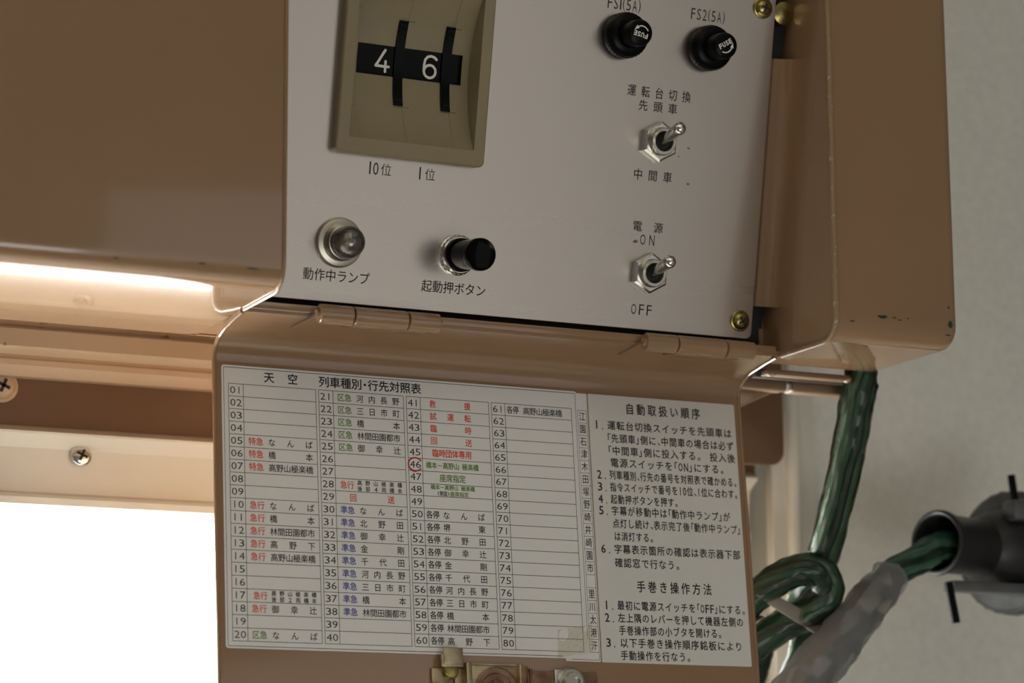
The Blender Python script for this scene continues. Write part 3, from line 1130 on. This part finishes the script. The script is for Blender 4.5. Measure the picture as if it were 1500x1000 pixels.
o = finish(sheet_box(-85.4, 35.5, -90.2, -3.2, 0.10, 0.22, 0.9), 'notice_sheet', M['paper'], None, FLOC, FROT)
tag(o, 'white notice with the numbered destination table in four columns', 'notice')
q = {k: Print(0.245) for k in ('ink', 'red', 'green', 'blue')}
g = Print(0.24)
for a in ((-84.7, 34.9, -3.9), (-84.7, 26.0, -89.5)):
    g.hline(*a, 0.18)
g.vline(-84.7, -89.5, -3.9, 0.14); g.vline(34.9, -84.0, -3.9, 0.14)
q['ink'].spread('天空', -71.6, -60.7, -6.35, 3.3, 3.2, 0.07)
q['ink'].line('列車種別・行先対照表', -53.8, -19.2, -6.4, 3.35, 0.93, 0.07)
RH = 79.0 / 20
for c in range(4):
    x0 = -83.2 + 29.37 * c
    x1 = x0 + 28.4
    for r_ in range(21):
        g.hline(x0, x1, -9.0 - RH * r_, 0.17)
    for x in (x0, x0 + 4.75, x1):
        g.vline(x, -88.0, -9.0, 0.17)
    for r_ in range(20):
        num = c * 20 + r_ + 1
        zc = -9.0 - RH * (r_ + 0.5)
        s = '%02d' % num
        for k, chh in enumerate(s):
            q['ink'].glyph(chh, x0 + 1.35 + 2.0 * k, zc, 1.7 if chh != '1' else 2.2, 2.2)
        ta, tb, na, nb = ((6.1, 10.9, 12.5, 26.9), (6.1, 10.9, 12.5, 26.9), (5.4, 9.9, 11.1, 25.4), (5.4, 9.6, 11.1, 25.0))[c]
        if num in TABLE:
            colr, ty, nm = TABLE[num]
            q[colr].line(ty, x0 + ta, x0 + tb, zc, 2.45, 0.95, 0.04)
            q['ink'].spread(nm, x0 + na, x0 + nb, zc - 0.05, 2.4, 2.3, 0.03)


def rz(num):            # centre height of a numbered row
    return -9.0 - RH * ((num - 1) % 20 + 0.5)


def two_lines(num, a, b_, x0, x1):
    q['ink'].spread(a, x0, x1, rz(num) + 0.85, 1.6, 1.5, 0.03)
    q['ink'].spread(b_, x0, x1, rz(num) - 1.0, 1.6, 1.5, 0.03)


c1, c2, c3 = -83.2, -83.2 + 29.37, -83.2 + 58.74
q['red'].line('急行', c1 + 6.7, c1 + 11.2, rz(17), 2.4, 0.95, 0.04)
two_lines(17, '高野山極楽橋', '後部2両橋本', c1 + 12.5, c1 + 26.9)
q['red'].line('急行', c2 + 6.3, c2 + 10.9, rz(28), 2.4, 0.95, 0.04)
two_lines(28, '高野山極楽橋', '後部4両橋本', c2 + 12.0, c2 + 26.9)
q['red'].spread('回送', c2 + 9.4, c2 + 24.2, rz(29), 2.4, 2.2, 0.05)
q['red'].spread('救援', c3 + 7.9, c3 + 22.0, rz(41), 2.4, 2.1, 0.05)
q['red'].spread('試運転', c3 + 7.9, c3 + 22.0, rz(42), 2.4, 2.2, 0.05)
q['red'].spread('臨時', c3 + 7.9, c3 + 22.0, rz(43), 2.4, 2.2, 0.05)
q['red'].spread('回送', c3 + 7.9, c3 + 22.0, rz(44), 2.4, 2.2, 0.05)
q['red'].line('臨時団体専用', c3 + 8.2, c3 + 21.8, rz(45), 2.5, 0.95, 0.06)
q['green'].line('橋本－高野山 極楽橋', c3 + 5.9, c3 + 24.0, rz(46), 2.1, 0.95, 0.05)
q['green'].line('座席指定', c3 + 10.4, c3 + 19.4, rz(47), 2.5, 0.95, 0.05)
q['green'].line('橋本－高野山 極楽橋', c3 + 7.2, c3 + 22.4, rz(48) + 0.95, 1.6, 0.95, 0.04)
q['ink'].line('(側面)', c3 + 9.5, c3 + 13.6, rz(48) - 1.0, 1.6, 0.92, 0.03)
q['green'].line('座席指定', c3 + 13.8, c3 + 20.2, rz(48) - 1.0, 1.6, 0.95, 0.04)
g.make('grid_line', M['ink'], o)
for k, l in (('ink', None), ('red', 'red lettering'), ('green', 'green lettering'), ('blue', 'blue lettering')):
    q[k].make('lettering', M[k], o, l)
mk = Print(0.26)
mk.stroke([(c3 + 2.3 + 2.35 * math.cos(math.radians(a)), rz(46) + 2.1 * math.sin(math.radians(a))) for a in range(35, 335, 15)], 0.45)
mk.stroke([(c3 + 2.1 + 2.1 * math.cos(math.radians(a)), rz(46) - 0.1 + 2.2 * math.sin(math.radians(a))) for a in range(70, 290, 15)], 0.35)
mk.make('marker_ring', M['marker'], o, 'red marker ring around number 46')
# curling corner of the notice with yellowed tape
b = new_bm()
NX, NZ = 12, 10
vv = []
for i in range(NX + 1):
    row = []
    for j in range(NZ + 1):
        u_, w_ = i / NX, j / NZ
        x = 24.0 + 12.2 * u_
        z = -90.2 + 9.0 * w_ + 2.0 * u_
        lift = 0.3 + 1.9 * max(0.0, u_ * 0.9 - w_ * 0.9 + 0.1) ** 1.3 + 0.25 * math.sin(u_ * 9) * math.sin(w_ * 6)
        row.append(b.verts.new((x + 0.5 * w_, -lift, z)))
    vv.append(row)
for i in range(NX):
    for j in range(NZ):
        b.faces.new((vv[i][j], vv[i + 1][j], vv[i + 1][j + 1], vv[i][j + 1]))
bmesh.ops.solidify(b, geom=list(b.faces), thickness=0.1)
finish(b, 'curled_tape', M['yellow_tape'], o)

o = finish(sheet_box(39.5, 93.8, -91.1, -3.7, 0.0, 0.5, 0.3), 'notice_plate', M['paper_right'], None, FLOC, FROT)
tag(o, 'plain white instruction plate with numbered Japanese lines', 'notice')
q = Print(0.53)
for k, t_, x0, x1, z in RULES:
    if k == 'h':
        q.spread(t_, x0, x1, z, 3.7, 3.0, 0.07)
    else:
        q.line(t_, x0, x1, z, 3.0, 0.86, 0.055)
        if k:
            q.glyph(k, 42.1, z, 1.5 if k != '1' else 2.4, 2.7, bold=0.07)
            q.glyph('.', 44.2, z, 1.0, 3.0, bold=0.1)
q.make('lettering', M['ink'], o)

# ---- latch hardware at the foot of the cover
lat = thing('latch', 'yellow zinc latch with a spring catch and round lock plate below the notices', 'latch', FW(0, -92), FROT)
b = new_bm()
box(b, -16.4, -9.9, -3.6, -2.9, -1.6, 3.4, 0.25)
box(b, -17.2, -9.8, -3.4, -2.6, -2.4, 1.2, 0.25)
finish(b, 'catch_tongue', M['zinc'], lat)
b = new_bm()
lathe(b, [(2.6, 0.4), (2.6, 2.2), (2.1, 3.0), (0, 3.3)], -13.6, -3.4, 24)
finish(b, 'catch_screw', M['brass'], lat)
b = new_bm()
box(b, -19.6, -12.8, -1.2, 0, -30, -2.6, 0.2)
box(b, -11.9, -8.2, -1.0, 0, -30, -2.6, 0.2)
finish(b, 'spring_leaf', M['zinc'], lat)
b = new_bm()
box(b, -9.0, -7.0, -3.6, 0, -30, -0.8, 0.4)
box(b, -7.4, 9.4, -1.4, 0, -30, -1.2, 0.3)
box(b, 9.2, 10.4, -3.2, 0, -30, -1.0, 0.3)
box(b, -6.8, 8.6, -1.9, -1.5, -1.3, -0.95)
finish(b, 'lock_plate', M['zinc'], lat)
b = new_bm()
lathe(b, [(7.4, 1.2), (7.4, 2.0), (6.9, 2.3), (5.6, 2.2), (5.2, 1.8), (3.4, 1.8), (3.2, 2.6), (0, 2.8)], 1.8, -9.2, 40)
finish(b, 'lock_rosette', M['copper'], lat)
b = new_bm()
box(b, 10.6, 37.2, -1.2, 0, -30, -2.6, 0.25)
box(b, 10.6, 12.6, -2.4, 0, -30, -1.4, 0.3)
box(b, 13.4, 14.2, -1.9, 0, -30, -2.0, 0.2)
finish(b, 'mounting_plate', M['copper'], lat)
b = new_bm()
lathe(b, [(4.9, 1.2), (4.9, 1.8), (4.2, 2.3), (3.3, 2.3), (3.3, 3.8), (2.9, 4.3), (1.9, 4.3), (1.8, 3.4), (0, 3.4)], 27.6, -6.2, 36)
box(b, 22.0, 26.5, -1.7, -1.2, -14, -2.0, 0.3)
finish(b, 'cap_screw', M['nickel'], lat)

# ================================================================== rails and brackets right of the cover
rl = thing('mounting_rail', 'tan painted flange strip with two round-head screws under the control box', 'rail', W(120, 20, 0))
b = new_bm()
box(b, -17.5, 18.5, -2, 6, -2.9, -1.0, 0.4)
finish(b, 'flange', M['paint_dull'], rl)
b = new_bm()
box(b, -19.5, 18.0, 2.5, 6, -3.2, -0.2, 0.3)  # dark bar stands in for the shaded gap between strip and rail
finish(b, 'gap_shade_bar', M['gap_shade'], rl)
for x in (-15.6, 14.6):
    b = new_bm()
    tube(b, [(x, -1.0, -2.2), (x, -1.0, -2.9), (x, -1.0, -3.4), (x, -1.0, -3.6)], [1.7, 1.6, 1.1, 0.2], 16)
    finish(b, 'screw_head', M['paint_edge'], rl)
rl = thing('mounting_rail', 'tan painted round-edged rail in two lengths beside the green cable', 'rail', W(120, 30, -3))
for x0, x1 in ((-24, -4.0), (-2.4, 22.0)):
    b = new_bm()
    box(b, x0, x1, -2.6, 4, -3.2, 1.2, 1.2, 3)
    finish(b, 'rail_length', M['paint_dull'], rl)
b = new_bm()
box(b, -4.6, -1.9, -2.3, 4, -2.6, 1.5, 0.5)
finish(b, 'joint_clip', M['nickel'], rl)
b = prism(new_bm(), [(96.0, -4), (116, -5.0), (108.0, -8.4), (99.0, -12.6), (96.5, -12.8)], 33, 37, 'y', 0.4)
o = finish(b, 'gusset', M['paint'], None, W(0, 0, 0))
tag(o, 'small tan triangular gusset just beneath the two-length rail', 'bracket')

# ================================================================== cables
def twist_bundle(name, path, radius, strands, parent, mats, wire_r, turns, seedv=1, nper=8):
    rnd = random.Random(seedv)
    pth = smooth_path(path, nper)
    N = len(pth)
    for s in range(strands):
        ring = 0.62 if s else 0.0
        ph = 2 * PI * s / max(1, strands - 1)
        pts = []
        prev = None
        for i, pnt in enumerate(pth):
            a_, c_ = pth[max(i - 1, 0)], pth[min(i + 1, N - 1)]
            t_ = (c_ - a_).normalized()
            if prev is None:
                up = Vector((0, 1, 0))
                u_ = t_.cross(up).normalized()
            else:
                u_ = (prev - t_ * prev.dot(t_)).normalized()
            prev = u_
            w_ = t_.cross(u_)
            an = ph + turns * 2 * PI * i / N + 0.12 * math.sin(i * 0.5 + s)
            rr_ = radius * ring * (1 + 0.08 * math.sin(i * 0.9 + s * 2))
            pts.append(pnt + (u_ * math.cos(an) + w_ * math.sin(an)) * rr_)
        b_ = new_bm()
        tube(b_, pts, wire_r, 8)
        finish(b_, 'wire', mats[s % len(mats)], parent)
    return pth


def sleeve(path, radius, parent, material, name='sleeve', wob=0.02, n=28, nper=10, seedv=3):
    pth = smooth_path(path, nper)
    rnd = random.Random(seedv)
    b_ = new_bm()
    rad = [(radius if not isinstance(radius, (list, tuple)) else radius[min(int(i / nper), len(radius) - 1)]) for i in range(len(pth))]
    tube(b_, pth, rad, n, cap=False)
    b_.verts.ensure_lookup_table()
    for i, v in enumerate(b_.verts):
        r_, k = divmod(i, n)
        c_ = pth[r_]
        a_ = 2 * PI * k / n
        f_ = 1 + wob * (math.sin(3 * a_ + r_ * 0.55) + 0.7 * math.sin(5 * a_ - r_ * 0.9 + 1) + 0.8 * math.sin(r_ * 1.3 + 2 * a_))
        v.co = c_ + (v.co - c_) * f_
    return finish(b_, name, material, parent, recalc=False, angle=60)


GW = [M['green_wire'], M['green_dark'], M['green_wire'], M['green_pale'], M['green_dark']]
org = (140, 40, -40)


def rel(pts, o_):
    return [(x - o_[0], y - o_[1], z - o_[2]) for x, y, z in pts]


def cable(label, o_, pts, strands, mats, wr_, sl_r, turns, sd, br=4.9):
    c_ = thing('cable', label, 'cable', W(*o_))
    pr = rel(pts, o_)
    twist_bundle('wire', pr, br, strands, c_, mats, wr_, turns, sd)
    if sl_r:
        sleeve(pr, sl_r, c_, M['sleeve'], seedv=sd)
    return c_


cable('green wire bundle in clear vinyl sleeving dropping from under the control box', org,
      [(140.6, 19.5, 4), (140.0, 20, -3), (139.5, 23, -12), (140, 30, -28), (139.8, 38, -44), (139.8, 47, -60), (140, 56, -70), (136, 66, -80), (124, 74, -90), (108, 76, -100)],
      9, GW, 1.9, [5.6, 6.1, 6.0, 5.8, 5.7, 5.6, 5.6, 5.6, 5.5, 5.5], 0.35, 2)
cable('green sleeved cable loop bulging out from behind the white instruction plate', (120, 50, -70),
      [(92, 60, -104), (102, 58, -90), (110, 54, -79), (119, 50, -70), (128, 46, -64.5), (135, 44, -64), (140, 45, -67), (141, 47, -73), (136, 50, -78), (128, 54, -82), (118, 60, -90), (110, 66, -102), (104, 70, -118)],
      9, [M['green_dark'], M['green_wire'], M['green_dark'], M['green_wire'], M['green_pale']], 1.9, 5.6, 1.4, 5)
cable('dark green sleeved cable running down beside the open cover edge', (125, 70, -95),
      [(130, 72, -78), (129, 72, -86), (127, 72, -94), (123, 73, -104), (119, 74, -118), (115, 76, -135)], 8, [M['green_dark'], M['green_wire'], M['green_dark']], 2.0, 5.4, 0.7, 6)
cable('dark green sleeved cable half hidden behind the taped cable', (146, 76, -95),
      [(150, 76, -74), (149, 75, -82), (147, 74, -90), (143, 75, -100), (138, 76, -112), (132, 78, -130)], 7, [M['green_dark'], M['green_wire'], M['green_dark']], 1.9, 4.9, 0.8, 9, 4.0)

# flat grey tie around the loop
b = new_bm()
prism(b, [(113.0, -73.2), (116.5, -70.6), (140.5, -81.4), (138.0, -86.2)], 47.0, 48.0, 'y', 0.3)
o = finish(b, 'cable_tie', M['tie'], None, W(0, 0, 0))
tag(o, 'flat grey tie strapped across the dark green cable loop', 'cable tie')

# cable entering the black connector, lower half wrapped in cloudy vinyl
oE = (170, 48, -64)
cab = thing('cable', 'green cable wrapped in cloudy grey vinyl sheet, entering the black connector', 'cable', W(*oE))
pE = rel([(212, 64, -52), (197, 58.5, -51.5), (183.5, 53, -57), (168.4, 48, -64.2), (157.5, 45, -73.5), (147, 42, -83.6), (133, 40, -96.5), (119, 38, -110), (108, 38, -124)], oE)
twist_bundle('wire', pE, 5.4, 11, cab, [M['green_wire'], M['green_dark'], M['green_pale'], M['green_wire']], 2.1, 0.7, 4)
wr = pE[3:]
pth = smooth_path(wr, 5)
rnd = random.Random(12)
b = new_bm()
nn = 15
rr_ = [6.6 + 1.8 * min(1, i / (len(pth) * 0.6)) for i in range(len(pth))]
tube(b, pth, rr_, nn, cap=False)
b.verts.ensure_lookup_table()
for i, v in enumerate(b.verts):
    r_, k = divmod(i, nn)
    v.co = pth[r_] + (v.co - pth[r_]) * rnd.uniform(0.95, 1.06) + Vector((rnd.uniform(-.5, .5), 0, rnd.uniform(-.5, .5)))
bmesh.ops.triangulate(b, faces=list(b.faces))
finish(b, 'vinyl_wrap', M['tape'], cab, recalc=False, angle=24)
b = new_bm()
prism(b, [(-17, -13.2), (-12.5, -10.2), (-9.0, -10.0), (-12.6, -15.0)], -11.6, -11.2, 'y', 0.08)
finish(b, 'tape_piece', M['yellow_tape'], cab)

# ---- black cable connector
# axis points towards the viewer, down and left
con = thing('cable_connector', 'black circular cable connector with a cable clamp and two threaded studs', 'connector', W(232.8, 70, -50.7))
ax = Vector((-0.954, -0.297, 0.01)).normalized()
rotq = Vector((0, -1, 0)).rotation_difference(ax).to_matrix().to_4x4()


def con_bm(prof, n=56):
    b_ = new_bm()
    lathe(b_, prof, n=n)
    b_.transform(rotq)
    return b_


finish(con_bm([(10.2, 8), (10.6, 36), (11.2, 37.2), (11.7, 38.6), (11.6, 40.2), (10.8, 40.8), (10.0, 40.2), (9.8, 22), (0, 22)]), 'gland', M['rubber'], con)
finish(con_bm([(10.4, 16), (12.5, 13), (15.0, 6), (15.5, 0), (14, -4), (0, -4)]), 'back_shell', M['rubber'], con)
finish(con_bm([(14, 1.0), (21.0, 0.6), (22.2, -0.4), (22.4, -3), (22.4, -9), (21.2, -10.3), (16, -10.6), (0, -10.6)]), 'coupling_ring', M['rubber_grey'], con)
for k in range(30):
    a = 2 * PI * k / 30
    c = bmesh.new()
    bmesh.ops.create_cube(c, size=1)
    c.transform(rotq @ Matrix.Translation((22.3 * math.cos(a), 5.0, 22.3 * math.sin(a))) @ Matrix.Rotation(-a, 4, 'Y') @ Matrix.Diagonal((0.8, 7.5, 1.6, 1)))
    b = new_bm()
    merge(b, c)
    finish(b, 'grip_rib', M['rubber_grey'], con)
# clamp saddle with ears gripping the gland, studs through the ears
b = new_bm()
box(b, -34, 14, -15, -8, -17.0, -13.0, 1.2)
finish(b, 'clamp_saddle', M['rubber_grey'], con)
b = new_bm()
box(b, -8, 16, -17, -9, 9.5, 17.0, 1.5)
box(b, 2, 16, -18, -10, -2.5, 4.5, 1.2)
finish(b, 'clamp_saddle', M['rubber_grey'], con)
b = new_bm()
tube(b, [(-1.0, -9, 12), (-3.0, -9, 27)], 1.45, 14)
finish(b, 'stud', M['black'], con)
b = new_bm()
tube(b, [(-39.5, -20, -14.5), (-36.8, -20, -28.8)], 1.45, 14)
finish(b, 'stud', M['black'], con)
